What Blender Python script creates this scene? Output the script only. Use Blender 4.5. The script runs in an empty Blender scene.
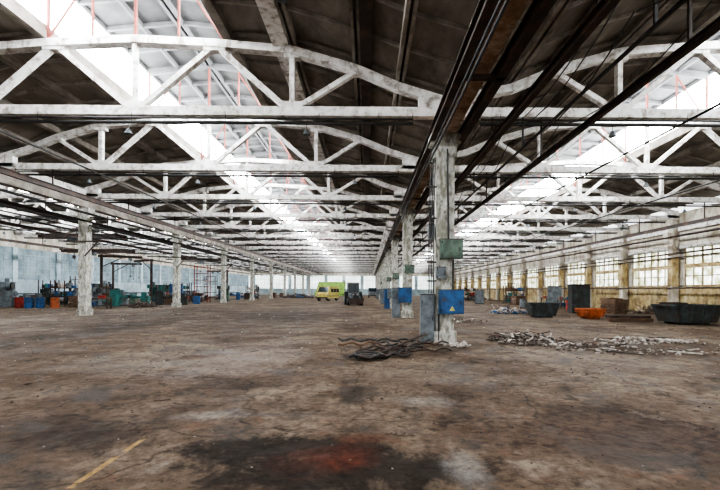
import bpy, math, random
from mathutils import Vector, Matrix
random.seed(7)
scene = bpy.context.scene
ZB = 7.45
BAYS = [(-27.8), (-7.6), (13.2)]
HALF = {-27.8: 10.1, -7.6: 10.1, 13.2: 10.75}
Y0, Y1 = -11.0, 133.0

# ---------------------------------------------------------------- materials
def nt(name):
    m = bpy.data.materials.new(name); m.use_nodes = True
    t = m.node_tree
    for n in list(t.nodes): t.nodes.remove(n)
    out = t.nodes.new('ShaderNodeOutputMaterial')
    return m, t, out

def N(t, typ, **kw):
    n = t.nodes.new(typ)
    for k, v in kw.items():
        if hasattr(n, k): setattr(n, k, v)
    return n

def ramp(t, fac, stops):
    r = t.nodes.new('ShaderNodeValToRGB')
    el = r.color_ramp.elements
    while len(el) > 1: el.remove(el[0])
    el[0].position = stops[0][0]; el[0].color = (*stops[0][1], 1)
    for p, c in stops[1:]:
        e = el.new(p); e.color = (*c, 1)
    t.links.new(fac, r.inputs[0])
    return r.outputs[0]

def noise(t, vec, scale, detail=6, rough=0.6, dist=0.0):
    n = t.nodes.new('ShaderNodeTexNoise')
    n.inputs['Scale'].default_value = scale
    n.inputs['Detail'].default_value = detail
    n.inputs['Roughness'].default_value = rough
    n.inputs['Distortion'].default_value = dist
    t.links.new(vec, n.inputs['Vector'])
    return n.outputs['Fac']

def pos(t, scale=(1, 1, 1)):
    g = t.nodes.new('ShaderNodeNewGeometry')
    m = t.nodes.new('ShaderNodeMapping')
    m.inputs['Scale'].default_value = scale
    t.links.new(g.outputs['Position'], m.inputs['Vector'])
    return m.outputs['Vector']

def dirty(name, stops, scale=1.5, stretch=(1, 1, 1), rough=0.8, metal=0.0, bump=0.1, detail=8, rust=None):
    m, t, out = nt(name)
    b = N(t, 'ShaderNodeBsdfPrincipled')
    v = pos(t, stretch)
    f = noise(t, v, scale, detail, 0.65, 0.3)
    c = ramp(t, f, stops)
    if rust:
        f3 = noise(t, pos(t, (1.6, 1.6, 0.6)), 1.7, 8, 0.7, 0.5)
        k = ramp(t, f3, [(rust[0], (0.8,) * 3), (rust[0] + .10, (0,) * 3)])
        x = N(t, 'ShaderNodeMix', data_type='RGBA'); t.links.new(k, x.inputs[0]); t.links.new(c, x.inputs[6]); x.inputs[7].default_value = (*rust[1], 1)
        c = x.outputs[2]
    t.links.new(c, b.inputs['Base Color'])
    b.inputs['Roughness'].default_value = rough
    b.inputs['Metallic'].default_value = metal
    if bump:
        bp = N(t, 'ShaderNodeBump'); bp.inputs['Strength'].default_value = bump
        f2 = noise(t, v, scale * 8, 4)
        t.links.new(f2, bp.inputs['Height']); t.links.new(bp.outputs[0], b.inputs['Normal'])
    t.links.new(b.outputs[0], out.inputs[0])
    return m

def paint(name, c, rough=0.55, metal=0.0):
    d = tuple(x * 0.55 for x in c)
    return dirty(name, [(0.3, (0.07, 0.05, 0.04)), (0.42, d), (0.6, c)], 3.0, rough=rough, metal=metal, bump=0.05)

M_WHITE = dirty('whitewashed_concrete', [(0.28, (0.16, 0.125, 0.10)), (0.39, (0.42, 0.39, 0.355)), (0.48, (0.66, 0.645, 0.62)), (0.7, (0.86, 0.86, 0.85))], 3.4, rust=(0.34, (0.20, 0.145, 0.105)))
M_COL = dirty('weathered_column_paint', [(0.30, (0.12, 0.10, 0.08)), (0.42, (0.25, 0.235, 0.20)), (0.50, (0.40, 0.40, 0.355)), (0.58, (0.52, 0.51, 0.47)), (0.72, (0.66, 0.65, 0.61))], 4.5, (1.5, 1.5, 0.7), rust=(0.38, (0.17, 0.165, 0.115)))
M_ROOF = dirty('roof_slab_concrete', [(0.3, (0.085, 0.069, 0.054)), (0.5, (0.19, 0.167, 0.138)), (0.7, (0.31, 0.283, 0.243))], 0.9, (1, 0.5, 1))
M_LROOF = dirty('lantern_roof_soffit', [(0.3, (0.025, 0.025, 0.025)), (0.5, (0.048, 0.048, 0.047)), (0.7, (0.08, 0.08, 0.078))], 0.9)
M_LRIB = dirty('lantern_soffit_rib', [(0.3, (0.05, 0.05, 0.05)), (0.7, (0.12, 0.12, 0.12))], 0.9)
M_RIB = dirty('roof_rib_concrete', [(0.3, (0.10, 0.085, 0.07)), (0.5, (0.23, 0.205, 0.175)), (0.7, (0.38, 0.35, 0.31))], 1.2)
M_TAN = dirty('rusty_stained_concrete', [(0.3, (0.14, 0.08, 0.05)), (0.5, (0.40, 0.27, 0.18)), (0.65, (0.62, 0.52, 0.42))], 1.8)
M_STEEL = dirty('dark_rusty_steel', [(0.35, (0.022, 0.017, 0.014)), (0.55, (0.055, 0.034, 0.026)), (0.7, (0.12, 0.065, 0.045))], 2.0, rough=0.6)
M_BLACK = dirty('black_pipe', [(0.35, (0.012, 0.012, 0.012)), (0.7, (0.04, 0.038, 0.036))], 2.0, rough=0.55)
M_RED = dirty('red_primer_steel', [(0.35, (0.09, 0.022, 0.015)), (0.6, (0.24, 0.05, 0.032))], 2.0, rough=0.7)
M_WALLW = dirty('dirty_white_wall', [(0.3, (0.20, 0.16, 0.11)), (0.45, (0.42, 0.38, 0.31)), (0.65, (0.64, 0.61, 0.55))], 1.1, (1, 1, 0.5), rust=(0.35, (0.19, 0.14, 0.09)))
M_YEL = dirty('yellow_limewash', [(0.32, (0.13, 0.085, 0.04)), (0.45, (0.30, 0.215, 0.10)), (0.56, (0.43, 0.34, 0.18)), (0.68, (0.50, 0.45, 0.33))], 1.4, rust=(0.38, (0.14, 0.10, 0.06)))
M_MULL = dirty('window_bar_paint', [(0.3, (0.10, 0.07, 0.04)), (0.5, (0.26, 0.21, 0.12)), (0.7, (0.36, 0.31, 0.22))], 2)
M_BLUEW = dirty('pale_blue_wall', [(0.3, (0.20, 0.26, 0.285)), (0.5, (0.35, 0.435, 0.47)), (0.7, (0.49, 0.57, 0.60))], 0.5, (1, 1, 1))
M_BLUE = paint('blue_enamel', (0.022, 0.10, 0.25))
M_GREENBOX = paint('green_enamel', (0.11, 0.165, 0.125))
M_GREY = paint('grey_enamel', (0.16, 0.185, 0.20))
M_TEAL = paint('teal_enamel', (0.035, 0.18, 0.165))
M_ORANGE = paint('orange_enamel', (0.46, 0.12, 0.04))
M_REDP = paint('red_enamel', (0.36, 0.035, 0.025))
M_YELP = paint('yellow_enamel', (0.60, 0.50, 0.12))
M_LIME = paint('lime_enamel', (0.42, 0.70, 0.16))
M_SKIP = dirty('skip_dark_paint', [(0.35, (0.045, 0.028, 0.02)), (0.5, (0.03, 0.037, 0.037)), (0.7, (0.065, 0.08, 0.08))], 2.5)
M_WOOD = dirty('weathered_timber', [(0.3, (0.05, 0.03, 0.02)), (0.6, (0.15, 0.09, 0.055)), (0.75, (0.26, 0.18, 0.11))], 3.0, (1, 1, 4))
M_RUBBER = dirty('tyre_rubber', [(0.3, (0.012, 0.012, 0.012)), (0.7, (0.03, 0.03, 0.03))], 3.0)
M_RUB = dirty('rubble_dark', [(0.35, (0.035, 0.026, 0.02)), (0.5, (0.10, 0.08, 0.062)), (0.62, (0.26, 0.22, 0.19))], 6.0)
M_RUBW = dirty('rubble_plaster', [(0.35, (0.16, 0.13, 0.11)), (0.5, (0.34, 0.30, 0.265)), (0.62, (0.55, 0.51, 0.47))], 6.0)

def glow(name, lo, hi, strength, scale, thr=(0.35, 0.6)):
    m, t, out = nt(name)
    e = N(t, 'ShaderNodeEmission')
    c = ramp(t, noise(t, pos(t), scale, 5, 0.6), [(thr[0], lo), (thr[1], hi)])
    t.links.new(c, e.inputs[0]); e.inputs[1].default_value = strength
    t.links.new(e.outputs[0], out.inputs[0])
    return m
M_SKYL = glow('skylit_lantern_glass', (0.90, 0.95, 1.0), (0.95, 0.98, 1.0), 40.0, 0.5)
M_WIN = glow('dirty_window_glass', (0.22, 0.22, 0.12), (0.85, 0.90, 0.86), 3.8, 1.6, (0.40, 0.66))
M_WINB = glow('bluish_window_glass', (0.28, 0.38, 0.42), (0.52, 0.66, 0.72), 0.72, 0.7)
M_WINF = glow('far_window_glass', (0.55, 0.68, 0.62), (0.95, 1.0, 0.98), 2.0, 0.5)
m, t, out = nt('dark_vehicle_glass')
b = N(t, 'ShaderNodeBsdfPrincipled'); b.inputs['Base Color'].default_value = (0.03, 0.04, 0.045, 1); b.inputs['Roughness'].default_value = 0.15
t.links.new(b.outputs[0], out.inputs[0]); M_VGLASS = m

# ---- floor material
def floor_mat():
    m, t, out = nt('stained_concrete_floor')
    L = t.links.new
    b = N(t, 'ShaderNodeBsdfPrincipled')
    v = pos(t)
    big = noise(t, v, 0.30, 10, 0.68, 0.5)
    mid = noise(t, v, 1.2, 10, 0.74, 0.5)
    fine = noise(t, v, 8.0, 8, 0.8)
    st = noise(t, v, 0.85, 12, 0.70, 0.5)
    st2 = noise(t, v, 2.6, 10, 0.68, 0.4)
    c1 = ramp(t, big, [(0.36, (0.052, 0.034, 0.023)), (0.45, (0.094, 0.065, 0.045)), (0.53, (0.138, 0.101, 0.073)), (0.64, (0.195, 0.155, 0.122))])
    c2 = ramp(t, mid, [(0.37, (0.45, 0.42, 0.40)), (0.46, (0.82, 0.80, 0.77)), (0.54, (1.0, 1.0, 0.98)), (0.65, (1.35, 1.33, 1.31))])
    c3 = ramp(t, fine, [(0.36, (0.45, 0.43, 0.42)), (0.5, (1, 1, 1)), (0.64, (1.35, 1.35, 1.35))])
    def mix(mode, f, a, bb):
        x = N(t, 'ShaderNodeMix', data_type='RGBA', blend_type=mode)
        if isinstance(f, float): x.inputs[0].default_value = f
        else: L(f, x.inputs[0])
        L(a, x.inputs[6])
        if isinstance(bb, tuple): x.inputs[7].default_value = (*bb, 1)
        else: L(bb, x.inputs[7])
        return x.outputs[2]
    col = mix('MULTIPLY', 1.0, c1, c2)
    s1 = ramp(t, st, [(0.38, (0.85,) * 3), (0.455, (0,) * 3)])
    col = mix('MIX', s1, col, (0.024, 0.017, 0.012))
    s2 = ramp(t, st2, [(0.38, (0.75,) * 3), (0.44, (0,) * 3)])
    col = mix('MIX', s2, col, (0.028, 0.019, 0.013))
    s3 = ramp(t, st, [(0.57, (0,) * 3), (0.67, (0.42,) * 3)])
    col = mix('MIX', s3, col, (0.27, 0.228, 0.195))
    s4 = ramp(t, st2, [(0.57, (0,) * 3), (0.64, (0.45,) * 3)])
    col = mix('MIX', s4, col, (0.115, 0.052, 0.029))
    sep = N(t, 'ShaderNodeSeparateXYZ'); L(v, sep.inputs[0])
    warp = noise(t, v, 1.3, 9, 0.72, 0.5)
    def math_(op, a, bb=None, clamp=False):
        x = N(t, 'ShaderNodeMath', operation=op, use_clamp=clamp)
        for i, q in enumerate((a, bb)):
            if q is None: continue
            if isinstance(q, (int, float)): x.inputs[i].default_value = q
            else: L(q, x.inputs[i])
        return x.outputs[0]
    def blob(cx, cy, rx, ry, amt=1.0, soft=0.5, wamp=3.2):
        dx = math_('DIVIDE', math_('SUBTRACT', sep.outputs[0], cx), rx)
        dy = math_('DIVIDE', math_('SUBTRACT', sep.outputs[1], cy), ry)
        d = math_('SQRT', math_('ADD', math_('MULTIPLY', dx, dx), math_('MULTIPLY', dy, dy)))
        w = math_('MULTIPLY', math_('SUBTRACT', warp, 0.5), wamp)
        d = math_('ADD', d, w)
        f = math_('DIVIDE', math_('SUBTRACT', 1.0, d), soft)
        f = math_('MULTIPLY', math_('MAXIMUM', math_('MINIMUM', f, 1.0), 0.0), amt)
        return f
    for (cx, cy, rx, ry, c, a, s) in [
        (-10.8, 18, 1.6, 9, (0.022, 0.016, 0.013), 0.8, 0.7),
        (-14, 28, 4, 14, (0.035, 0.026, 0.021), 0.65, 0.9),
        (-6, 26, 6, 9, (0.032, 0.024, 0.020), 0.85, 0.7),
        (-3.2, 10.0, 1.9, 2.6, (0.24, 0.195, 0.175), 0.5, 0.8),
        (-5.5, 9.0, 1.8, 1.5, (0.22, 0.18, 0.155), 0.40, 0.8),
        (1.2, 8.2, 2.2, 1.4, (0.21, 0.17, 0.14), 0.35, 0.8),
        (6.0, 9.5, 2.6, 1.6, (0.18, 0.14, 0.115), 0.35, 0.8),
        (0.7, 6.2, 0.7, 0.35, (0.25, 0.22, 0.195), 0.5, 0.8),
        (-2.0, 5.4, 0.6, 0.3, (0.25, 0.22, 0.195), 0.5, 0.8),
        (3.0, 4.6, 2.2, 0.9, (0.050, 0.028, 0.018), 0.7, 0.7),
        (-3.6, 4.7, 1.6, 0.7, (0.035, 0.022, 0.015), 0.7, 0.6),
        (-2.2, 7.2, 1.3, 0.6, (0.035, 0.022, 0.015), 0.6, 0.6),
        (-0.9, 4.3, 1.3, 0.55, (0.016, 0.011, 0.008), 0.9, 0.45),
        (-0.2, 3.75, 1.4, 0.55, (0.016, 0.011, 0.008), 0.9, 0.45),
        (-0.45, 4.0, 0.62, 0.40, (0.085, 0.024, 0.013), 0.85, 0.9),
        (0.0, 4.6, 0.5, 0.18, (0.11, 0.05, 0.028), 0.6, 0.8),
        (0.95, 3.85, 0.22, 0.5, (0.25, 0.23, 0.21), 0.5, 0.7),
    ]:
        f = blob(cx, cy, rx, ry, a, s)
        col = mix('MIX', f, col, c)
    lx = math_('LESS_THAN', math_('ABSOLUTE', math_('SUBTRACT', sep.outputs[0], -2.53)), 0.03)
    ly = math_('LESS_THAN', math_('ABSOLUTE', math_('SUBTRACT', sep.outputs[1], 4.0)), 0.6)
    ln = math_('MULTIPLY', math_('MULTIPLY', lx, ly), math_('GREATER_THAN', noise(t, v, 5.0, 5), 0.45))
    col = mix('MIX', math_('MULTIPLY', ln, 0.8), col, (0.32, 0.20, 0.07))
    col = mix('MULTIPLY', 1.0, col, c3)
    vo = N(t, 'ShaderNodeTexVoronoi', feature='DISTANCE_TO_EDGE'); vo.inputs['Scale'].default_value = 0.33
    wv = N(t, 'ShaderNodeMix', data_type='RGBA', blend_type='LINEAR_LIGHT'); wv.inputs[0].default_value = 0.35
    nz = N(t, 'ShaderNodeTexNoise'); nz.inputs['Scale'].default_value = 1.5; nz.inputs['Detail'].default_value = 6
    L(v, nz.inputs['Vector']); L(v, wv.inputs[6]); L(nz.outputs['Color'], wv.inputs[7]); L(wv.outputs[2], vo.inputs['Vector'])
    ck = ramp(t, vo.outputs['Distance'], [(0.0, (0.55,) * 3), (0.006, (0.3,) * 3), (0.010, (0,) * 3)])
    col = mix('MIX', ck, col, (0.012, 0.009, 0.007))
    L(col, b.inputs['Base Color'])
    r = ramp(t, st, [(0.38, (0.55,) * 3), (0.48, (0.75,) * 3), (0.65, (0.9,) * 3)])
    L(r, b.inputs['Roughness'])
    b.inputs['Specular IOR Level'].default_value = 0.16
    bp = N(t, 'ShaderNodeBump'); bp.inputs['Strength'].default_value = 0.5; bp.inputs['Distance'].default_value = 0.03
    L(math_('ADD', fine, mid), bp.inputs['Height']); L(bp.outputs[0], b.inputs['Normal'])
    L(b.outputs[0], out.inputs[0])
    return m
M_FLOOR = floor_mat()

# ---------------------------------------------------------------- mesh builder
class MB:
    def __init__(s): s.v = []; s.f = []; s.mi = []; s.mats = []
    def _m(s, mat):
        if mat not in s.mats: s.mats.append(mat)
        return s.mats.index(mat)
    def add(s, vs, fs, mat):
        o = len(s.v); s.v += [tuple(v) for v in vs]
        k = s._m(mat)
        for f in fs: s.f.append([i + o for i in f]); s.mi.append(k)
    BF = [(0, 3, 2, 1), (4, 5, 6, 7), (0, 1, 5, 4), (1, 2, 6, 5), (2, 3, 7, 6), (3, 0, 4, 7)]
    def box(s, c, d, mat, rz=0.0, taper=1.0):
        x, y, z = d[0] / 2, d[1] / 2, d[2] / 2
        R = Matrix.Rotation(rz, 3, 'Z')
        vs = []
        for k, zz in ((taper, -z), (1.0, z)):
            for a, bb in ((-1, -1), (1, -1), (1, 1), (-1, 1)):
                vs.append(Vector(c) + R @ Vector((a * x * k, bb * y * k, zz)))
        s.add(vs, s.BF, mat)
    def beam(s, p, q, w, h, mat, up=(0, 0, 1)):
        p, q = Vector(p), Vector(q); d = (q - p).normalized()
        u = Vector(up)
        if abs(d.dot(u)) > 0.99: u = Vector((0, 1, 0))
        a = d.cross(u).normalized() * w / 2; n = a.cross(d).normalized() * h / 2
        vs = [p - a - n, p + a - n, p + a + n, p - a + n, q - a - n, q + a - n, q + a + n, q - a + n]
        s.add(vs, s.BF, mat)
    def cyl(s, p, q, r, mat, n=10, r2=None):
        p, q = Vector(p), Vector(q); d = (q - p).normalized()
        u = Vector((0, 0, 1)) if abs(d.z) < 0.9 else Vector((1, 0, 0))
        a = d.cross(u).normalized(); bb = d.cross(a).normalized()
        r2 = r if r2 is None else r2
        vs = [p + (a * math.cos(i * 2 * math.pi / n) + bb * math.sin(i * 2 * math.pi / n)) * r for i in range(n)]
        vs += [q + (a * math.cos(i * 2 * math.pi / n) + bb * math.sin(i * 2 * math.pi / n)) * r2 for i in range(n)]
        fs = [(i, (i + 1) % n, n + (i + 1) % n, n + i) for i in range(n)]
        fs += [tuple(range(n - 1, -1, -1)), tuple(range(n, 2 * n))]
        s.add(vs, fs, mat)
    def tube(s, pts, r, mat, n=6):
        for i in range(len(pts) - 1): s.cyl(pts[i], pts[i + 1], r, mat, n)
    def ibeam(s, p, q, w, h, mat):
        p, q = Vector(p), Vector(q); t_ = 0.03
        o = Vector((0, 0, h / 2 - t_ / 2))
        s.beam(p + o, q + o, w, t_, mat); s.beam(p - o, q - o, w, t_, mat); s.beam(p, q, 0.03, h - 2 * t_, mat)
    def rock(s, c, r, mat):
        n = 6; vs = []; c = Vector(c)
        vs.append(c + Vector((0, 0, r * random.uniform(.5, .9))))
        for k in range(2):
            for i in range(n):
                a = i * math.pi * 2 / n + k * .5
                rr = r * random.uniform(.7, 1.2)
                vs.append(c + Vector((math.cos(a) * rr, math.sin(a) * rr, r * (0.25 - 0.5 * k) * random.uniform(.6, 1.2))))
        fs = [(0, 1 + i, 1 + (i + 1) % n) for i in range(n)]
        fs += [(1 + i, 1 + n + i, 1 + n + (i + 1) % n, 1 + (i + 1) % n) for i in range(n)]
        fs.append(tuple(range(2 * n, n, -1)))
        s.add(vs, fs, mat)
    def mesh(s, name):
        me = bpy.data.meshes.new(name); me.from_pydata(s.v, [], s.f)
        for mt in s.mats: me.materials.append(mt)
        me.polygons.foreach_set('material_index', s.mi); me.update()
        return me
    def obj(s, name, loc=(0, 0, 0), rz=0):
        o = bpy.data.objects.new(name, s.mesh(name)); o.location = loc; o.rotation_euler[2] = rz
        scene.collection.objects.link(o); return o

def inst(me, name, loc, rz=0, sc=(1, 1, 1)):
    o = bpy.data.objects.new(name, me); o.location = loc; o.rotation_euler[2] = rz; o.scale = sc
    scene.collection.objects.link(o); return o

# ---------------------------------------------------------------- floor
b = MB(); b.box((-7, 61, -0.15), (66, 150, 0.3), M_FLOOR); b.obj('floor')

# ---------------------------------------------------------------- roof profile
PROF = [(0, 2.30), (2.6, 2.18), (5.1, 1.98), (7.2, 1.38), (8.6, 0.80), (10.1, 0.36)]
def ztop(u):
    u = abs(u)
    for i in range(len(PROF) - 1):
        a, c = PROF[i], PROF[i + 1]
        if u <= c[0]: return a[1] + (c[1] - a[1]) * (u - a[0]) / (c[0] - a[0])
    return PROF[-1][1]

ceil = MB()
for cx in BAYS:
    hw = HALF[cx]
    for sg in (-1, 1):
        us = [3.0, 4.05, 5.1, 6.15, 7.2, 7.9, 8.6, 9.35, hw]
        for i in range(len(us) - 1):
            a, c = us[i], us[i + 1]
            pa = (cx + sg * a, ZB + ztop(a) + 0.46); pc = (cx + sg * c, ZB + ztop(c) + 0.46)
            vs = []
            for y in (Y0, Y1):
                for dz in (0, 0.1):
                    vs += [(pa[0], y, pa[1] + dz), (pc[0], y, pc[1] + dz)]
            ceil.add(vs, [(0, 1, 5, 4), (2, 6, 7, 3), (0, 2, 3, 1), (4, 5, 7, 6), (0, 4, 6, 2), (1, 3, 7, 5)], M_ROOF)
            if i % 2 == 0:
                for k in (-0.09, 0.09):
                    ceil.beam((pa[0] + k, Y0, pa[1] - 0.14), (pa[0] + k, Y1, pa[1] - 0.14), 0.1, 0.28, M_RIB)
            y = Y0
            while y < Y1:
                ceil.beam((pa[0], y, pa[1] - 0.05), (pc[0], y, pc[1] - 0.05), 0.07, 0.10, M_RIB)
                y += 1.5
        xe = cx + sg * 3.0
        ceil.box((xe, (Y0 + Y1) / 2, ZB + ztop(3) + 0.42), (0.14, Y1 - Y0, 0.5), M_RIB)
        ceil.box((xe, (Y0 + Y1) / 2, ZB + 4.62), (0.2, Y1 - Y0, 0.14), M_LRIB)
        vs = []
        for y in (Y0, Y1):
            vs += [(cx, y, ZB + 4.98), (cx + sg * 3.3, y, ZB + 4.68), (cx, y, ZB + 5.08), (cx + sg * 3.3, y, ZB + 4.78)]
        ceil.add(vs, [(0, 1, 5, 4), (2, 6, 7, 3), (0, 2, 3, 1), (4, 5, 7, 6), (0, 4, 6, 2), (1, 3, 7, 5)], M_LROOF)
        y = Y0
        while y < Y1:
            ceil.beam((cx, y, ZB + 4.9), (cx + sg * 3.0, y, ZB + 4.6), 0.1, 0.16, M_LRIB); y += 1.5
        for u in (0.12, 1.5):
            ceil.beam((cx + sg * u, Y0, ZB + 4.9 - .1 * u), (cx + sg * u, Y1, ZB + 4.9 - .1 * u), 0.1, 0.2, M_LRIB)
ceil.box((-2.85, (Y0 + Y1) / 2, ZB + 2.09), (0.5, Y1 - Y0, 0.06), M_WHITE)
ceil.obj('ceiling')

# lantern glazing
for i, cx in enumerate(BAYS):
    for j, sg in enumerate((-1, 1)):
        g = MB(); xe = cx + sg * 3.0
        z0, z1 = ZB + 2.75, ZB + 4.58
        g.box((xe, (Y0 + Y1) / 2, (z0 + z1) / 2), (0.02, Y1 - Y0, z1 - z0), M_SKYL)
        y = Y0
        while y <= Y1:
            g.box((xe - sg * 0.03, y, (z0 + z1) / 2), (0.05, 0.03, z1 - z0), M_WHITE); y += 3
        for z in (z0 + .03, z1 - .03):
            g.box((xe - sg * 0.03, (Y0 + Y1) / 2, z), (0.05, Y1 - Y0, 0.04), M_WHITE)
        g.obj('window_%d' % (i * 2 + j + 1))

# ---------------------------------------------------------------- trusses
def truss_mesh(hw):
    b = MB()
    T = 0.24
    b.box((0, 0, 0), (hw * 2, T + .04, 0.29), M_WHITE)
    pts = [(-hw, PROF[-1][1])] + [(-u, z) for u, z in PROF[::-1][1:]] + [(u, z) for u, z in PROF[1:-1]] + [(hw, PROF[-1][1])]
    for i in range(len(pts) - 1):
        p, q = pts[i], pts[i + 1]
        b.beam((p[0], 0, p[1]), (q[0], 0, q[1]), T + .06, 0.24, M_WHITE)
    for sg in (-1, 1):
        b.box((sg * (hw - 0.45), 0, 0.22), (0.9, T + .04, 0.5), M_WHITE)
        b.beam((sg * 5.1, 0, 0), (sg * 5.1, 0, 1.95), T - .04, 0.16, M_WHITE, (1, 0, 0))
        b.beam((sg * 2.6, 0, 2.15), (0.15 * sg, 0, 0.1), T - .05, 0.16, M_WHITE)
        b.beam((sg * 2.6, 0, 2.15), (4.95 * sg, 0, 0.1), T - .05, 0.16, M_WHITE)
        b.beam((sg * 7.2, 0, 1.35), (5.2 * sg, 0, 0.1), T - .05, 0.15, M_WHITE)
        for (u, z, w, h) in [(5.1, 0.2, 0.7, 0.22), (5.1, 1.82, 0.5, 0.18), (2.6, 2.04, 0.7, 0.18), (7.2, 1.3, 0.6, 0.18)]:
            b.box((sg * u, 0, z), (w, T, h), M_WHITE)
    b.beam((0, 0, 0), (0, 0, 2.3), T - .08, 0.14, M_WHITE, (1, 0, 0))
    b.box((0, 0, 0.2), (0.7, T, 0.22), M_WHITE)
    return b.mesh('roof_truss')
tm = {10.1: truss_mesh(10.1), 10.75: truss_mesh(10.75)}
ys = [y for y in [1 + 6 * k for k in range(-2, 23)] if y < Y1 - 0.5]
for y in ys:
    for cx in BAYS: inst(tm[HALF[cx]], 'roof_truss', (cx, y, ZB))

b = MB()
for sg in (-1, 1):
    b.beam((sg * 2.85, 0, 2.2), (sg * 2.85, 0, 4.5), 0.08, 0.08, M_RED)
    b.beam((sg * 2.85, 0, 4.42), (0, 0, 4.78), 0.1, 0.1, M_LRIB)
    b.beam((sg * 2.85, 0, 2.35), (sg * 1.4, 0, 4.5), 0.05, 0.05, M_RED)
    b.beam((sg * 1.4, 0, 2.35), (sg * 1.4, 0, 4.6), 0.06, 0.06, M_RED)
b.beam((0, 0, 2.4), (0, 0, 4.8), 0.08, 0.08, M_RED)
lm = b.mesh('lantern_frame')
for y in ys:
    for cx in BAYS: inst(lm, 'lantern_frame', (cx, y, ZB))

# ---------------------------------------------------------------- columns
def column_mesh():
    b = MB()
    b.box((0, 0, 3.3), (0.58, 0.5, 6.6), M_COL)
    b.box((0, 0, 0.2), (0.74, 0.64, 0.4), M_COL)
    b.box((0, 0, 6.55), (0.95, 0.6, 0.3), M_COL)
    b.box((0, 0, 6.2), (0.72, 0.55, 0.5), M_COL)
    return b.mesh('concrete_column')
cm = column_mesh()
colY = [-11, 1] + [13 + 12 * k for k in range(10)]
for y in colY:
    inst(cm, 'concrete_column', (2.45, y, 0))
    inst(cm, 'concrete_column', (-17.7, y, 0), 0, (.85, 1, 1))

for x, nm in ((2.45, 'r'), (-17.7, 'l')):
    b = MB()
    b.box((x, 61, 7.0), (0.6 if nm == 'r' else .45, 143.8, 0.58), M_TAN if nm == 'r' else M_RIB)
    b.box((x, 61, ZB + 0.1), (0.3, 143.8, 0.5), M_WHITE)
    b.obj('support_beam')
b = MB()
for x, z in ((2.02, 6.62), (2.95, 6.62)):
    b.ibeam((x, -11, z), (x, 132.9, z), 0.2, 0.34, M_STEEL)
for y in ys: b.box((2.48, y + 2, 6.5), (1.1, 0.12, 0.1), M_STEEL)
b.obj('crane_runway')
def rail(x, z, w, h, name='monorail_track', mat=M_STEEL):
    b = MB(); b.ibeam((x, -11, z), (x, 132.9, z), w, h, mat)
    for y in ys:
        b.beam((x, y, z + h / 2), (x, y, ZB), 0.05, 0.05, mat)
    b.obj(name)
rail(4.0, 6.55, 0.16, 0.22)
rail(5.6, 6.0, 0.10, 0.16)
rail(5.0, 6.35, 0.06, 0.06, 'conduit_run', M_BLACK)
rail(21.0, 6.2, 0.16, 0.22)
rail(-15.0, 6.5, 0.16, 0.25)
rail(-20.2, 6.3, 0.16, 0.25)
rail(-35.0, 6.3, 0.16, 0.25)
rail(-27, 6.5, 0.16, 0.25)
b = MB(); b.box((-0.1, 61, ZB + 1.52), (0.36, 143.8, 0.12), M_STEEL); b.obj('rusty_roof_strip')

for k, y in enumerate(ys):
    for cx in BAYS:
        b = MB(); hw = HALF[cx] - 1.1
        z = ZB - 0.42
        b.cyl((cx - hw, y - .2, z), (cx + hw, y - .2, z), 0.055, M_BLACK, 8)
        b.cyl((cx - hw, y - .32, z + .09), (cx + hw, y - .32, z + .09), 0.03, M_BLACK, 6)
        for u in range(-9, 10, 3): b.cyl((cx + u, y - .2, z), (cx + u, y - .2, ZB - .1), 0.012, M_BLACK, 5)
        for u in (-6, 0, 6):
            uu = u + random.uniform(-1, 1)
            b.cyl((cx + uu, y - .2, z), (cx + uu, y - .2, z - .2), 0.012, M_BLACK, 5)
            b.cyl((cx + uu, y - .2, z - .2), (cx + uu, y - .2, z - .38), 0.04, M_GREY, 8, 0.13)
        b.obj('overhead_pipe')
b = MB()
for x, z, r in ((-16.9, 6.2, .07), (-16.8, 5.7, .06), (-18.6, 5.9, .07), (-18.7, 5.4, .06), (-12, 6.8, .04), (-24, 6.75, .05), (-30, 6.75, .05), (1.9, 5.9, .03), (1.85, 5.6, .03), (9.5, 6.8, .04), (16, 6.8, .04)):
    b.cyl((x, -11, z), (x, 132.9, z), r, M_BLACK, 8)
for y in colY:
    for z in (6.2, 5.7): b.box((-17.2, y, z - .08), (.7, .08, .06), M_STEEL)
    b.box((-18.3, y, 5.35), (.8, .08, .06), M_STEEL)
    b.box((-17.7, y - .3, 4.6), (2.2, .08, .08), M_STEEL)
    b.beam((-16.7, y - .3, 4.6), (-17.5, y - .3, 3.7), .06, .06, M_STEEL)
b.obj('service_pipe_run')
b = MB()
for (x0, x1, z0, sag) in ((3.3, 4.9, 6.9, .5), (3.4, 5.6, 6.6, .7), (2.2, 6.4, 6.9, .6), (4.2, 8, 7.1, .5)):
    for y in ys[:14]:
        pts = []
        for i in range(9):
            s = i / 8; pts.append((x0 + (x1 - x0) * .5 + .2 * math.sin(y), y + 6 * s, z0 - sag * 4 * s * (1 - s)))
        b.tube(pts, 0.014, M_BLACK, 5)
b.obj('hanging_cable')
def bridge(x0, x1, y, z):
    b = MB()
    for dy in (-.45, .45): b.ibeam((x0, y + dy, z), (x1, y + dy, z), .16, .34, M_STEEL)
    for x in (x0 + .2, x1 - .2): b.box((x, y, z + .1), (.3, 1.5, .15), M_STEEL)
    xm = x0 + (x1 - x0) * .4
    b.box((xm, y, z - .3), (.9, .5, .4), M_GREY); b.cyl((xm, y, z - .5), (xm, y, z - 1.6), .02, M_BLACK, 6); b.box((xm, y, z - 1.7), (.18, .14, .25), M_STEEL)
    b.cyl((xm, y, z - 1.8), (xm + .08, y, z - 1.95), .03, M_STEEL, 6)
    b.obj('bridge_crane')
bridge(-35, -27.1, 22, 5.98); bridge(-26.9, -20.3, 33, 5.98); bridge(-35, -27.1, 46, 5.98); bridge(-26.9, -20.3, 58, 5.98)

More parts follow.
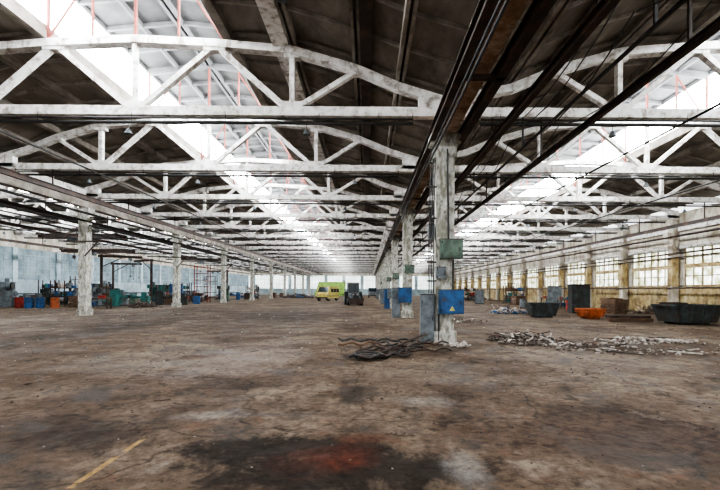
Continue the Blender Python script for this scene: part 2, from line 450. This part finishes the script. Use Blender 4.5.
# ---------------------------------------------------------------- right wall
XR = 24.0
b = MB()
b.box((XR + .15, 61, 1.1), (0.3, 144, 2.2), M_YEL)
b.box((XR + .15, 61, 6.4), (0.3, 144, 2.8), M_WALLW)
b.box((XR - .05, 61, 6.6), (0.35, 144, 0.5), M_WHITE)
b.box((XR - .02, 61, 5.1), (0.25, 144, 0.2), M_WHITE)
for y in ys:
    b.box((XR + .15, y, 3.6), (0.3, 1.3, 3.0), M_WALLW)
b.obj('wall_right')
for k, y in enumerate(ys[:-1]):
    g = MB(); yc = y + 3; w = 4.7; zc = 3.6; hh = 2.8
    g.box((XR + .12, yc, zc), (0.02, w, hh), M_WIN)
    for i in range(7): g.box((XR + .08, yc - w / 2 + w * i / 6, zc), (0.07, 0.06 if i % 2 else .12, hh), M_MULL)
    for i in range(5): g.box((XR + .08, yc, 2.2 + hh * i / 4), (0.07, w, 0.07), M_MULL)
    g.box((XR + .05, yc, 3.65), (.1, w, .3), M_YEL)
    g.obj('window_%d' % (7 + k))
b = MB()
b.box((0, 0, 3.6), (0.5, 0.5, 7.2), M_WALLW); b.box((0, 0, .25), (.6, .6, .5), M_WALLW); b.box((-.25, 0, 6.1), (.7, .45, .35), M_WALLW)
b.box((-.26, 0, 3.2), (.03, .52, 2.2), M_YEL); b.box((0, -.26, 3.2), (.5, .03, 2.2), M_YEL)
wc = b.mesh('wall_column')
for y in ys: inst(wc, 'wall_column', (XR - .35, y, 0))
b = MB()
for z, r in ((4.6, .07), (4.3, .05), (2.0, .06), (5.9, .08)): b.cyl((XR - .75, -11, z), (XR - .75, 132.9, z), r, M_STEEL, 8)
for y in ys: b.box((XR - .7, y, 4.2), (.3, .08, .06), M_STEEL); b.box((XR - .7, y, 1.92), (.3, .08, .05), M_STEEL)
b.obj('heating_pipe_run')

# ---------------------------------------------------------------- left wall
XL = -38.0
b = MB()
b.box((XL - .15, 61, 1.3), (0.3, 144, 2.6), M_BLUEW)
b.box((XL - .15, 61, 7.0), (0.3, 144, 1.9), M_WALLW)
for y in ys: b.box((XL - .1, y, 3.9), (0.4, 0.6, 4.4), M_BLUEW)
b.obj('wall_left')
for k, y in enumerate(ys[:-1]):
    g = MB(); yc = y + 3; w = 5.4
    g.box((XL - .12, yc, 4.33), (0.02, w, 3.45), M_WINB)
    for i in range(7): g.box((XL - .08, yc - w / 2 + w * i / 6, 4.33), (0.05, 0.04, 3.45), M_BLUEW)
    for i in range(6): g.box((XL - .08, yc, 2.6 + 3.45 * i / 5), (0.05, w, 0.04), M_BLUEW)
    g.obj('window_%d' % (40 + k))

# ---------------------------------------------------------------- far wall
b = MB()
b.box((-7, Y1 + .15, 1.0), (62.4, 0.3, 2.0), M_BLUEW)
b.box((-7, Y1 + .15, 9.4), (62.4, 0.3, 6.0), M_WALLW)
for x in range(-38, 25, 6): b.box((x, Y1 + .1, 4.2), (1.0, 0.35, 4.4), M_BLUEW)
b.obj('wall_far')
for k, x in enumerate(range(-35, 24, 6)):
    g = MB(); g.box((x, Y1 + .12, 4.2), (5, .02, 4.4), M_WINF)
    for i in range(6): g.box((x - 2.5 + i, Y1 + .05, 4.2), (.08, .08, 4.4), M_BLUEW)
    for i in range(4): g.box((x, Y1 + .05, 2 + 1.46 * i), (5, .08, .08), M_BLUEW)
    g.obj('window_%d' % (70 + k))

# ---------------------------------------------------------------- electrical boxes on column
def cabinet(name, c, d, mat, loc_front=-1, warn=False):
    b = MB(); b.box((0, 0, 0), d, mat)
    fy = -d[1] / 2
    b.box((0, fy - .012, 0), (d[0] * .88, .025, d[2] * .9), mat)
    b.box((d[0] * .34, fy - .035, 0), (.03, .03, .12), M_BLACK)
    b.box((0, 0, d[2] / 2 + .012), (d[0] * 1.06, d[1] * 1.06, .025), M_STEEL)
    for z in (-.35, .35): b.cyl((-d[0] * .43, fy - .02, d[2] * z - .04), (-d[0] * .43, fy - .02, d[2] * z + .04), .015, M_BLACK, 6)
    if warn:
        b.add([(-.09, fy - .028, -.3 * d[2] - .05), (.09, fy - .028, -.3 * d[2] - .05), (0, fy - .028, -.3 * d[2] + .1)], [(0, 1, 2)], M_YELP)
    return b.obj(name, c)
cabinet('electrical_cabinet', (2.62, 12.59, 1.34), (.74, .30, .74), M_BLUE, warn=True)
cabinet('switchgear_cabinet', (1.90, 12.85, 0.81), (.42, .35, 1.5), M_GREY)
cabinet('junction_box', (2.62, 12.63, 3.0), (.70, .22, .60), M_GREENBOX)
cabinet('fuse_box', (2.02, 12.9, 3.6), (.2, .2, .4), M_GREY)
cabinet('fuse_box', (2.3, 12.65, 2.25), (.3, .18, .35), M_GREY)
b = MB()
for x in (1.93, 2.0, 2.07): b.tube([(x, 12.66, 1.6), (x, 12.72, 3.3), (x + .05, 12.74, 5.9)], .02, M_BLACK)
b.tube([(2.7, 12.70, 1.74), (2.7, 12.70, 2.68)], .03, M_BLACK); b.tube([(2.55, 12.71, 3.34), (2.5, 12.72, 6.2)], .03, M_BLACK)
b.tube([(2.25, 12.7, .1), (2.25, 12.7, .95)], .03, M_BLACK)
for z in (2, 2.6, 4, 5): b.box((2.02, 12.76, z), (.3, .04, .05), M_STEEL)
b.obj('electrical_conduit')
for y in (25, 37, 49, 73):
    cabinet('electrical_cabinet', (2.3 + .2 * math.sin(y), y - .42, 1.4), (.8, .3, .9), M_BLUE if y in (25,) else M_GREY)
    cabinet('switchgear_cabinet', (1.75, y, 0.9), (.5, .4, 1.8), M_GREY if y != 37 else M_BLUE)
    cabinet('junction_box', (2.55, y - .36, 3.0), (.6, .2, .5), M_GREENBOX)

# ---------------------------------------------------------------- debris
def rubble(name, c, rx, ry, h, n, r0, r1, mat, extra=None, sticks=0):
    b = MB()
    for i in range(n):
        a = random.uniform(0, 6.28); d = random.random() ** .6
        k = 1 + .25 * math.sin(3 * a + rx) + .15 * math.sin(7 * a)
        x = math.cos(a) * d * rx * k; y = math.sin(a) * d * ry * k
        z = max(0, h * (1 - d)) * random.random()
        r = r0 + (r1 - r0) * random.random() ** 2
        b.rock((x, y, z + r * .35), r, mat if (not extra or random.random() < .7) else extra)
    for i in range(sticks):
        x, y = random.uniform(-.8, .8) * rx, random.uniform(-.8, .8) * ry; a = random.uniform(0, 6.28); L = random.uniform(.2, .6) * min(rx, 1.5)
        b.beam((x, y, random.uniform(.03, h)), (x + L * math.cos(a), y + L * math.sin(a), random.uniform(.03, h * 1.1)), random.uniform(.03, .08), .03, random.choice([M_WOOD, M_STEEL, M_RUBW, M_BLACK]))
    return b.obj(name, (c[0], c[1], 0))
rubble('rubble_pile', (5.2, 13.4), 1.1, 1.0, .30, 480, .02, .11, M_RUB, M_STEEL, 30)
rubble('rubble_pile', (6.5, 12.0), 1.2, .8, .14, 300, .015, .09, M_RUB, M_RUBW, 16)
rubble('rubble_pile', (9.2, 13.6), 1.7, .7, .14, 420, .015, .09, M_RUBW, M_RUB, 10)
rubble('rubble_pile', (8.4, 11.2), 2.2, .5, .05, 180, .012, .05, M_RUB, M_RUBW, 8)
rubble('rubble_pile', (12.0, 12.5), 1.6, .8, .06, 140, .015, .06, M_RUB, M_RUBW, 8)
rubble('rubble_pile', (4.6, 22.0), 1.6, 1.2, .15, 120, .03, .12, M_RUB, M_RUBW, 12)
rubble('rubble_pile', (10.6, 30), 1.6, .8, .6, 140, .08, .2, M_RUBW, M_BLUE, 14)
rubble('rubble_pile', (2.75, 12.2), .35, .2, .1, 24, .04, .12, M_RUBW)
b = MB()
for i in range(1300):
    y = 3.8 + 30 * random.random() ** 1.1; x = random.uniform(-1, 1) * y * .95
    r = random.uniform(.005, .013) * (1 + y / 10)
    b.rock((x, y, r * .3), r, random.choice([M_RUB, M_RUB, M_RUB, M_WOOD, M_STEEL, M_STEEL] + ([M_RUBW] if y > 8 else [])))
for i in range(60):
    y = 6 + 22 * random.random(); x = random.uniform(-1, 1) * y * .9; a = random.uniform(0, 6.28); L = random.uniform(.1, .3)
    b.beam((x, y, .015), (x + L * math.cos(a), y + L * math.sin(a), .015), .02, .012, random.choice([M_WOOD, M_STEEL, M_BLACK]))
b.obj('floor_litter')
b = MB()
for i in range(16):
    cx, cy = random.uniform(.1, 1.7), random.uniform(9.9, 11.6)
    pts = []; a = random.uniform(-.7, .7) + (3.14 if random.random() < .5 else 0); x, y = cx, cy
    for k in range(9):
        pts.append((x, y, .03 + .05 * (i % 5) + .08 * math.sin(k * .8 + i) ** 2))
        a += random.uniform(-.45, .45); x += .14 * math.cos(a); y += .14 * math.sin(a)
    b.tube(pts, random.choice([.02, .028, .036]), random.choice([M_BLACK, M_STEEL, M_BLACK, M_WOOD]), 6)
for q in range(2):
    for i in range(12):
        a = i / 12 * 6.28; a2 = a + .55; r = .30 + .05 * q
        b.tube([(.0 + r * math.cos(a), 9.9 + r * math.sin(a), .05 + .06 * q), (.0 + r * math.cos(a2), 9.9 + r * math.sin(a2), .05 + .06 * q)], .03, M_BLACK, 6)
b.cyl((.4, 11.2, .06), (2.0, 12.3, .12), .035, M_STEEL, 8); b.cyl((.2, 10.6, .05), (1.9, 12.0, .06), .03, M_WOOD, 8)
b.cyl((1.0, 10.3, .25), (1.85, 12.3, .35), .025, M_STEEL, 8); b.cyl((.3, 10.2, .1), (1.7, 11.8, .42), .03, M_STEEL, 8)
b.beam((.6, 11.9, .05), (1.6, 11.3, .1), .14, .05, M_STEEL)
b.obj('hose_heap')

# ---------------------------------------------------------------- skips
def skip(name, loc, L, W, H, mat, rz=0):
    b = MB()
    hl, hw = L / 2, W / 2
    bot = [(-hl * .78, -hw * .85, .12), (hl * .78, -hw * .85, .12), (hl * .78, hw * .85, .12), (-hl * .78, hw * .85, .12)]
    top = [(-hl, -hw, H), (hl, -hw, H), (hl, hw, H), (-hl, hw, H)]
    ib = [(x * .94, y * .94, z + .05) for x, y, z in bot]; it = [(x * .95, y * .94, z) for x, y, z in top]
    vs = bot + top + ib + it
    fs = [(0, 3, 2, 1)] + [(i, (i + 1) % 4, 4 + (i + 1) % 4, 4 + i) for i in range(4)]
    fs += [(8, 9, 10, 11)] + [(8 + (i + 1) % 4, 8 + i, 12 + i, 12 + (i + 1) % 4) for i in range(4)]
    fs += [(4 + i, 4 + (i + 1) % 4, 12 + (i + 1) % 4, 12 + i) for i in range(4)]
    b.add(vs, fs, mat)
    for i in range(4):
        b.beam(top[i], top[(i + 1) % 4], .07, .08, mat)
    for k in (-.6, -.2, .2, .6):
        for s in (-1, 1):
            b.beam((hl * .78 * k * 1.1, s * hw * .87, .12), (hl * k, s * (hw + .02), H), .06, .06, mat)
    for s in (-1, 1):
        b.box((0, s * hw * .55, .06), (L * .62, .12, .12), mat)
        b.cyl((s * hl * .9, -hw - .1, H * .72), (s * hl * .9, hw + .1, H * .72), .04, mat, 8)
    for i in range(25):
        b.rock((random.uniform(-.7, .7) * hl, random.uniform(-.7, .7) * hw, H * .8), random.uniform(.1, .22), random.choice([M_RUB, M_WOOD, M_STEEL]))
    return b.obj(name, loc, rz)
skip('waste_skip', (16.9, 21.2, 0), 2.7, 1.6, 1.0, M_SKIP, .1)
skip('waste_skip', (11.3, 26, 0), 1.8, 1.2, .9, M_SKIP, -.1)
skip('orange_tipping_bin', (13.9, 25, 0), 1.4, 1.0, .6, M_ORANGE, .15)
b = MB()
for i in range(5): b.beam((-1.25 + .1 * i, -.3 + .17 * i, .1 + .02 * i), (1.25 - .06 * i, -.25 + .15 * i, .1), .16, .16, M_WOOD)
for i in range(3): b.beam((-1.1, -.15 + .18 * i, .27), (1.15, -.2 + .2 * i, .27), .16, .15, M_STEEL)
b.obj('timber_stack', (14.8, 22.8, 0))

def tool_cabinet(loc, mat, rz=0, s=1):
    b = MB(); b.box((0, 0, 1.15), (1.4, .7, 2.1), mat); b.box((0, 0, .05), (1.3, .6, .1), M_BLACK)
    for x in (-.35, .35):
        b.box((x, -.36, 1.15), (.64, .03, 1.95), mat); b.box((x * .25, -.39, 1.2), (.03, .03, .25), M_BLACK)
    b.box((0, 0, 2.23), (1.5, .8, .06), M_STEEL)
    o = b.obj('storage_cabinet', loc, rz); o.scale = (s, s, s); return o
tool_cabinet((16.6, 31.5, 0), M_SKIP)
tool_cabinet((-23, 48, 0), M_BLUE, .2)
tool_cabinet((20.5, 44, 0), M_GREY, -.4)
tool_cabinet((14.5, 52, 0), M_GREY, -.4, .8)
tool_cabinet((-36.3, 40, 0), M_GREY, 1.2)
tool_cabinet((-29, 57, 0), M_TEAL, .2)

def drum(loc, mat):
    b = MB(); n = 20; prof = [(0, .29), (.02, .3), (.29, .3), (.3, .315), (.32, .3), (.58, .3), (.59, .315), (.61, .3), (.86, .3), (.88, .315), (.9, .3), (.9, .27), (.87, .26)]
    vs = []; fs = []
    for z, r in prof:
        for i in range(n): vs.append((r * math.cos(i * 6.2832 / n), r * math.sin(i * 6.2832 / n), z))
    for k in range(len(prof) - 1):
        for i in range(n): fs.append((k * n + i, k * n + (i + 1) % n, (k + 1) * n + (i + 1) % n, (k + 1) * n + i))
    fs.append(tuple(range(n - 1, -1, -1))); fs.append(tuple((len(prof) - 1) * n + i for i in range(n)))
    b.add(vs, fs, mat); b.cyl((.15, 0, .87), (.15, 0, .9), .04, M_BLACK, 8)
    b.obj('oil_drum', loc)

def lathe(loc, mat, rz=0, s=1.0):
    b = MB()
    b.box((-1.2, 0, .4), (.7, .6, .8), mat); b.box((1.2, 0, .35), (.6, .55, .7), mat)
    b.box((0, 0, .78), (3.1, .5, .2), mat); b.box((0, 0, .1), (2.0, .5, .08), M_STEEL)
    b.box((-1.15, 0, 1.15), (.8, .6, .6), mat); b.cyl((-.75, 0, 1.18), (-.58, 0, 1.18), .2, M_GREY, 14)
    b.cyl((-.58, 0, 1.18), (.9, 0, 1.18), .05, M_GREY, 10)
    b.box((1.1, 0, 1.05), (.4, .3, .38), mat); b.cyl((1.3, 0, 1.18), (1.5, 0, 1.18), .03, M_GREY, 8)
    b.cyl((1.5, 0, 1.18), (1.54, 0, 1.18), .16, M_BLACK, 12)
    b.box((.1, -.1, .95), (.5, .8, .16), mat); b.box((.1, -.1, 1.1), (.2, .25, .2), M_GREY)
    b.cyl((.1, -.5, .85), (.1, -.56, .85), .12, M_BLACK, 12)
    b.box((-1.15, 0, 1.5), (.3, .3, .12), M_BLACK)
    o = b.obj('lathe', loc, rz); o.scale = (s, s, s)
def press(loc, mat, rz=0, s=1.0):
    b = MB()
    b.box((0, 0, .15), (1.3, 1.2, .3), mat); b.box((0, .3, 1.2), (.9, .55, 2.0), mat); b.box((0, -.1, 2.0), (.8, 1.1, .5), mat)
    b.box((0, -.35, .7), (1.1, .7, .15), mat); b.box((0, -.3, .45), (.5, .4, .4), mat)
    b.cyl((0, -.4, 1.78), (0, -.4, 1.2), .12, M_GREY, 12); b.cyl((0, -.4, 1.2), (0, -.4, .95), .05, M_STEEL, 8)
    b.cyl((.46, .1, 1.9), (.56, .1, 1.9), .35, M_BLACK, 16); b.cyl((0, .3, 2.25), (0, .3, 2.6), .18, M_GREY, 12)
    o = b.obj('drill_press', loc, rz); o.scale = (s, s, s)
def crate(loc, rz=0, s=1.0, mat=M_WOOD):
    b = MB()
    for x in (-.45, .45):
        for y in (-.45, .45): b.box((x, y, .45), (.07, .07, .9), mat)
    for z in (.12, .32, .52, .72, .86):
        for s_ in (-1, 1):
            b.box((0, s_ * .5, z), (1.06, .025, .13), mat); b.box((s_ * .5, 0, z), (.025, 1.0, .13), mat)
    for i in range(6): b.box((-.42 + i * .17, 0, .06), (.13, 1.0, .03), mat)
    b.box((0, 0, .45), (.85, .85, .5), random.choice([M_RUB, M_STEEL, M_RUBW]))
    o = b.obj('wooden_crate', loc, rz); o.scale = (s, s, s)
def bench(loc, rz=0):
    b = MB(); b.box((0, 0, .85), (2.2, .8, .08), M_WOOD)
    for x in (-1, 1):
        for y in (-.32, .32): b.box((x, y, .41), (.08, .08, .82), M_STEEL)
    b.box((0, 0, .25), (2.0, .7, .04), M_STEEL); b.box((.4, .1, 1.0), (.5, .3, .22), M_REDP); b.box((-.5, 0, .98), (.3, .4, .18), M_GREY)
    b.cyl((-.9, -.2, .9), (-.9, -.2, 1.15), .07, M_BLUE, 8); b.box((-.4, 0, .4), (.6, .5, .3), M_BLUE)
    b.obj('workbench', loc, rz)
def rack(loc, rz=0, mat=M_RED, h=4.6):
    b = MB()
    for x in (-.8, .8):
        for y in (-.5, .5): b.box((x, y, h / 2), (.08, .08, h), mat)
    k = 0; z = .4
    while z < h:
        for y in (-.5, .5):
            b.beam((-.8, y, z), (.8, y, z), .05, .05, mat)
            if z + .8 < h: b.beam((-.8, y, z), (.8, y, z + .8), .035, .035, M_WHITE)
        for x in (-.8, .8): b.beam((x, -.5, z), (x, .5, z), .05, .05, mat)
        z += .8
    b.obj('scaffold_tower', loc, rz)
def shelf(loc, rz=0, L=3.0, h=2.2):
    b = MB()
    for x in (-L / 2, 0, L / 2):
        for y in (-.35, .35): b.box((x, y, h / 2), (.07, .07, h), M_STEEL)
    for z in (.2, .95, 1.7):
        b.box((0, 0, z), (L, .75, .05), M_STEEL)
        x = -L / 2 + .3
        while x < L / 2 - .2:
            w_ = random.uniform(.2, .45); hh = random.uniform(.15, .5); mt = random.choice([M_REDP, M_BLUE, M_GREY, M_WOOD, M_STEEL, M_TEAL, M_RUBW, M_SKIP])
            if random.random() < .6: b.box((x, 0, z + .025 + hh / 2), (w_, .5, hh), mt)
            else: b.cyl((x, 0, z + .025), (x, 0, z + .025 + hh), w_ / 2, mt, 10)
            x += w_ + .1
    b.obj('storage_rack', loc, rz)
def jib(loc, rz=0, h=5.0, L=3.5):
    b = MB(); b.box((0, 0, .05), (.6, .6, .1), M_STEEL); b.cyl((0, 0, .1), (0, 0, h), .13, M_STEEL, 12)
    b.ibeam((-.3, 0, h - .15), (L, 0, h - .15), .12, .22, M_STEEL); b.beam((0, 0, h - 1.2), (L * .5, 0, h - .25), .07, .07, M_STEEL)
    b.box((L * .7, 0, h - .4), (.35, .25, .25), M_GREY); b.cyl((L * .7, 0, h - .5), (L * .7, 0, h - 2), .015, M_BLACK, 5)
    b.cyl((L * .7, 0, h - 2), (L * .7, 0, h - 2.15), .05, M_STEEL, 8)
    b.obj('jib_crane', loc, rz)

lathe((-22.8, 38.5, 0), M_TEAL, .1, 1.1)
lathe((-30.5, 35.5, 0), M_GREY, .2)
lathe((-27, 44, 0), M_GREENBOX, .0)
lathe((-22, 64, 0), M_BLUE, .2)
lathe((-33.3, 48, 0), M_GREY, .2, 1.1)
lathe((-32, 41.3, 0), M_SKIP, -.1, 1.1)
lathe((-24.5, 53.4, 0), M_GREY, .1, 1.2)
lathe((-20.6, 42, 0), M_SKIP, .3)
press((-34, 37.5, 0), M_GREY, .3); press((-25.3, 37, 0), M_GREY, -.2, .8); press((-28, 52, 0), M_TEAL, .1)
press((-20.7, 58, 0), M_GREENBOX); press((-21, 75, 0), M_GREY); press((-30.3, 46, 0), M_GREY, .4); press((-35, 54, 0), M_BLUE, .4); press((-25, 68, 0), M_SKIP)
shelf((-34.4, 34.9, 0), .05); shelf((-28.0, 37.2, 0), .1, 2.4, 2.4); shelf((-28.0, 41.2, 0), .0, 2.6); shelf((-35.0, 45.0, 0), .1, 3.4, 2.6); shelf((-24.2, 50.6, 0), .1, 2.8, 2.4); shelf((-26.3, 56.3, 0), 0, 2.6, 2.6); shelf((-19.5, 67.5, 0), 0, 2, 2.4)
shelf((19.5, 53, 0), .2, 3.0, 2.4); shelf((16, 64, 0), .2, 3.0, 2.4)
for x, y, mt in ((-28.4, 33.5, M_BLUE), (-27.7, 33.8, M_BLUE), (-29.3, 33.6, M_REDP), (-26.6, 34.0, M_ORANGE), (-24.9, 41, M_GREY), (-19.9, 46.2, M_BLUE), (-19.3, 45.3, M_BLUE), (19, 36, M_BLUE), (18.3, 36.3, M_REDP), (15.5, 40, M_GREY), (-9, 92, M_BLUE), (-9.8, 92, M_BLUE)):
    drum((x, y, 0), mt)
for x, y, r in ((-21.8, 51.4, .2), (-22.4, 45.5, .5), (-19.4, 65, .1), (-31.8, 38.2, .2), (-35.7, 42, .3), (-23.4, 57.2, .3), (-19, 80, 0), (-18.9, 88, .2), (18.5, 30, .3), (20.5, 33, .1), (21, 27.5, .2), (18, 48, .2), (20, 56, .4), (12, 60, .2), (22, 23, .1), (21.9, 36, .1), (-26, 60, .2), (-25.2, 34.9, .3)):
    crate((x, y, 0), r, random.uniform(.9, 1.3), random.choice([M_WOOD, M_WOOD, M_STEEL]))
bench((-31.5, 32.5, 0), .05); bench((-25, 47, 0), .2); bench((-21.5, 70, 0), .1); bench((19.5, 40, 0), 1.3); bench((21.5, 48, 0), 1.5); bench((-35.5, 32.9, 0), .1); bench((-22.8, 33.6, 0), .1)
rack((-20.5, 49.5, 0), .1); rack((-36.2, 50.2, 0), .1, M_STEEL, 3.2); rack((22, 62, 0), 1.5, M_STEEL, 3); rack((-23.8, 60.5, 0), .1, M_STEEL, 3.6)
jib((-26, 39, 0), .4); jib((-24.0, 44.3, 0), 2.6); jib((-32.5, 51, 0), .1); jib((-21.5, 61, 0), 2.9, 4.6)
rubble('scrap_heap', (-27.5, 63.5), 2, 1.6, 1.2, 140, .12, .4, M_STEEL, M_BLUE, 20)
rubble('scrap_heap', (-20.3, 36), 1.3, .8, .6, 100, .08, .22, M_STEEL, M_RUB, 20)
rubble('scrap_heap', (20, 75), 2, 4, 1.2, 120, .12, .4, M_STEEL, M_BLUE, 20)
rubble('scrap_heap', (-14, 80), 3, 2, 1.0, 110, .12, .4, M_STEEL, M_BLUE, 20)
rubble('scrap_heap', (21.5, 30.3), 1.0, 1.2, .7, 80, .08, .22, M_STEEL, M_RUB, 20)

# ---------------------------------------------------------------- vehicles
def wheel(b, c, r, w):
    x, y, z = c
    b.cyl((x, y - w / 2, z), (x, y + w / 2, z), r, M_RUBBER, 20)
    b.cyl((x, y - w / 2 - .02, z), (x, y + w / 2 + .02, z), r * .5, M_GREY, 14)
def tractor(loc, rz):
    b = MB()
    for s in (-1, 1):
        wheel(b, (-.8, s * .8, .75), .75, .4); wheel(b, (1.1, s * .7, .48), .48, .28)
        b.box((-.8, s * .75, 1.5), (1.2, .45, .06), M_GREY)
    b.box((.6, 0, 1.05), (1.9, .6, .7), M_GREY); b.box((1.57, 0, 1.05), (.06, .5, .6), M_BLACK)
    b.box((-.7, 0, .9), (1.3, .8, .6), M_STEEL)
    b.box((-.7, 0, 1.9), (1.15, 1.15, 1.1), M_VGLASS); b.box((-.7, 0, 2.5), (1.4, 1.35, .12), M_RUBW)
    for x in (-1.3, -.1):
        for y in (-.6, .6): b.box((x, y, 1.9), (.08, .08, 1.2), M_GREY)
    b.cyl((.9, .2, 1.4), (.9, .2, 2.2), .05, M_BLACK, 8)
    for s in (-1, 1):
        b.beam((-.1, s * .5, 1.3), (2.0, s * .5, .7), .1, .14, M_GREY); b.cyl((1.62, s * .2, 1.2), (1.65, s * .2, 1.2), .09, M_RUBW, 8)
    b.box((2.2, 0, .5), (.5, 1.7, .6), M_STEEL, taper=.8)
    b.obj('tractor', loc, rz)
tractor((-1.6, 45, 0), -math.pi / 2 + .15)
def van(loc, rz, mat, L=4.6, H=2.2):
    b = MB()
    prof = [(-L / 2, .4), (L / 2, .4), (L / 2, 1.1), (L / 2 - .25, 1.3), (L / 2 - .9, H), (-L / 2 + .1, H), (-L / 2, H - .2)]
    n = len(prof); hw = .95
    vs = [(x, -hw, z) for x, z in prof] + [(x, hw, z) for x, z in prof]
    fs = [tuple(range(n)), tuple(range(2 * n - 1, n - 1, -1))] + [((i + 1) % n, i, n + i, n + (i + 1) % n) for i in range(n)]
    b.add(vs, fs, mat)
    for s in (-1, 1):
        for x in (-1.5, -.5, .5): b.box((x, s * .96, 1.6), (.85, .03, .55), M_VGLASS)
        b.box((0, s * .96, .75), (L * .96, .03, .08), M_BLACK)
        for x in (-1.4, 1.4): wheel(b, (x, s * .8, .36), .36, .24)
    b.beam((L / 2 - .27, 0, 1.38), (L / 2 - .83, 0, H - .1), 1.6, .05, M_VGLASS)
    b.box((-L / 2 - .01, 0, 1.55), (.03, 1.6, .6), M_VGLASS)
    b.box((L / 2 + .03, 0, .5), (.12, 1.9, .2), M_BLACK); b.box((-L / 2 - .03, 0, .5), (.12, 1.9, .2), M_BLACK)
    for s in (-1, 1): b.cyl((L / 2, s * .7, .85), (L / 2 + .03, s * .7, .85), .12, M_RUBW, 10)
    b.obj('van', loc, rz)
van((-6.2, 62, 0), -math.pi / 2 - .35, M_YELP, 4.2)
van((-8.2, 87, 0), math.pi - .1, M_LIME, 6.5, 3.4)
van((1, 90, 0), -math.pi / 2, M_GREY)

# ---------------------------------------------------------------- world, camera
w = bpy.data.worlds.new('overcast_sky'); scene.world = w; w.use_nodes = True
bg = w.node_tree.nodes['Background']; bg.inputs[0].default_value = (0.88, 0.90, 0.92, 1); bg.inputs[1].default_value = 2.2

cam = bpy.data.cameras.new('camera'); co = bpy.data.objects.new('camera', cam)
scene.collection.objects.link(co); scene.camera = co
co.location = (0, 0, 1.7)
cam.sensor_width = 36; cam.lens = 20
cam.shift_y = 45 / 720; cam.shift_x = -8 / 720
cam.clip_end = 400
co.rotation_euler = (Matrix.Rotation(math.radians(90), 4, 'X') @ Matrix.Rotation(math.radians(0.35), 4, 'Z')).to_euler()
scene.view_settings.view_transform = 'AgX'
scene.view_settings.look = 'AgX - High Contrast'
scene.view_settings.exposure = 0.1
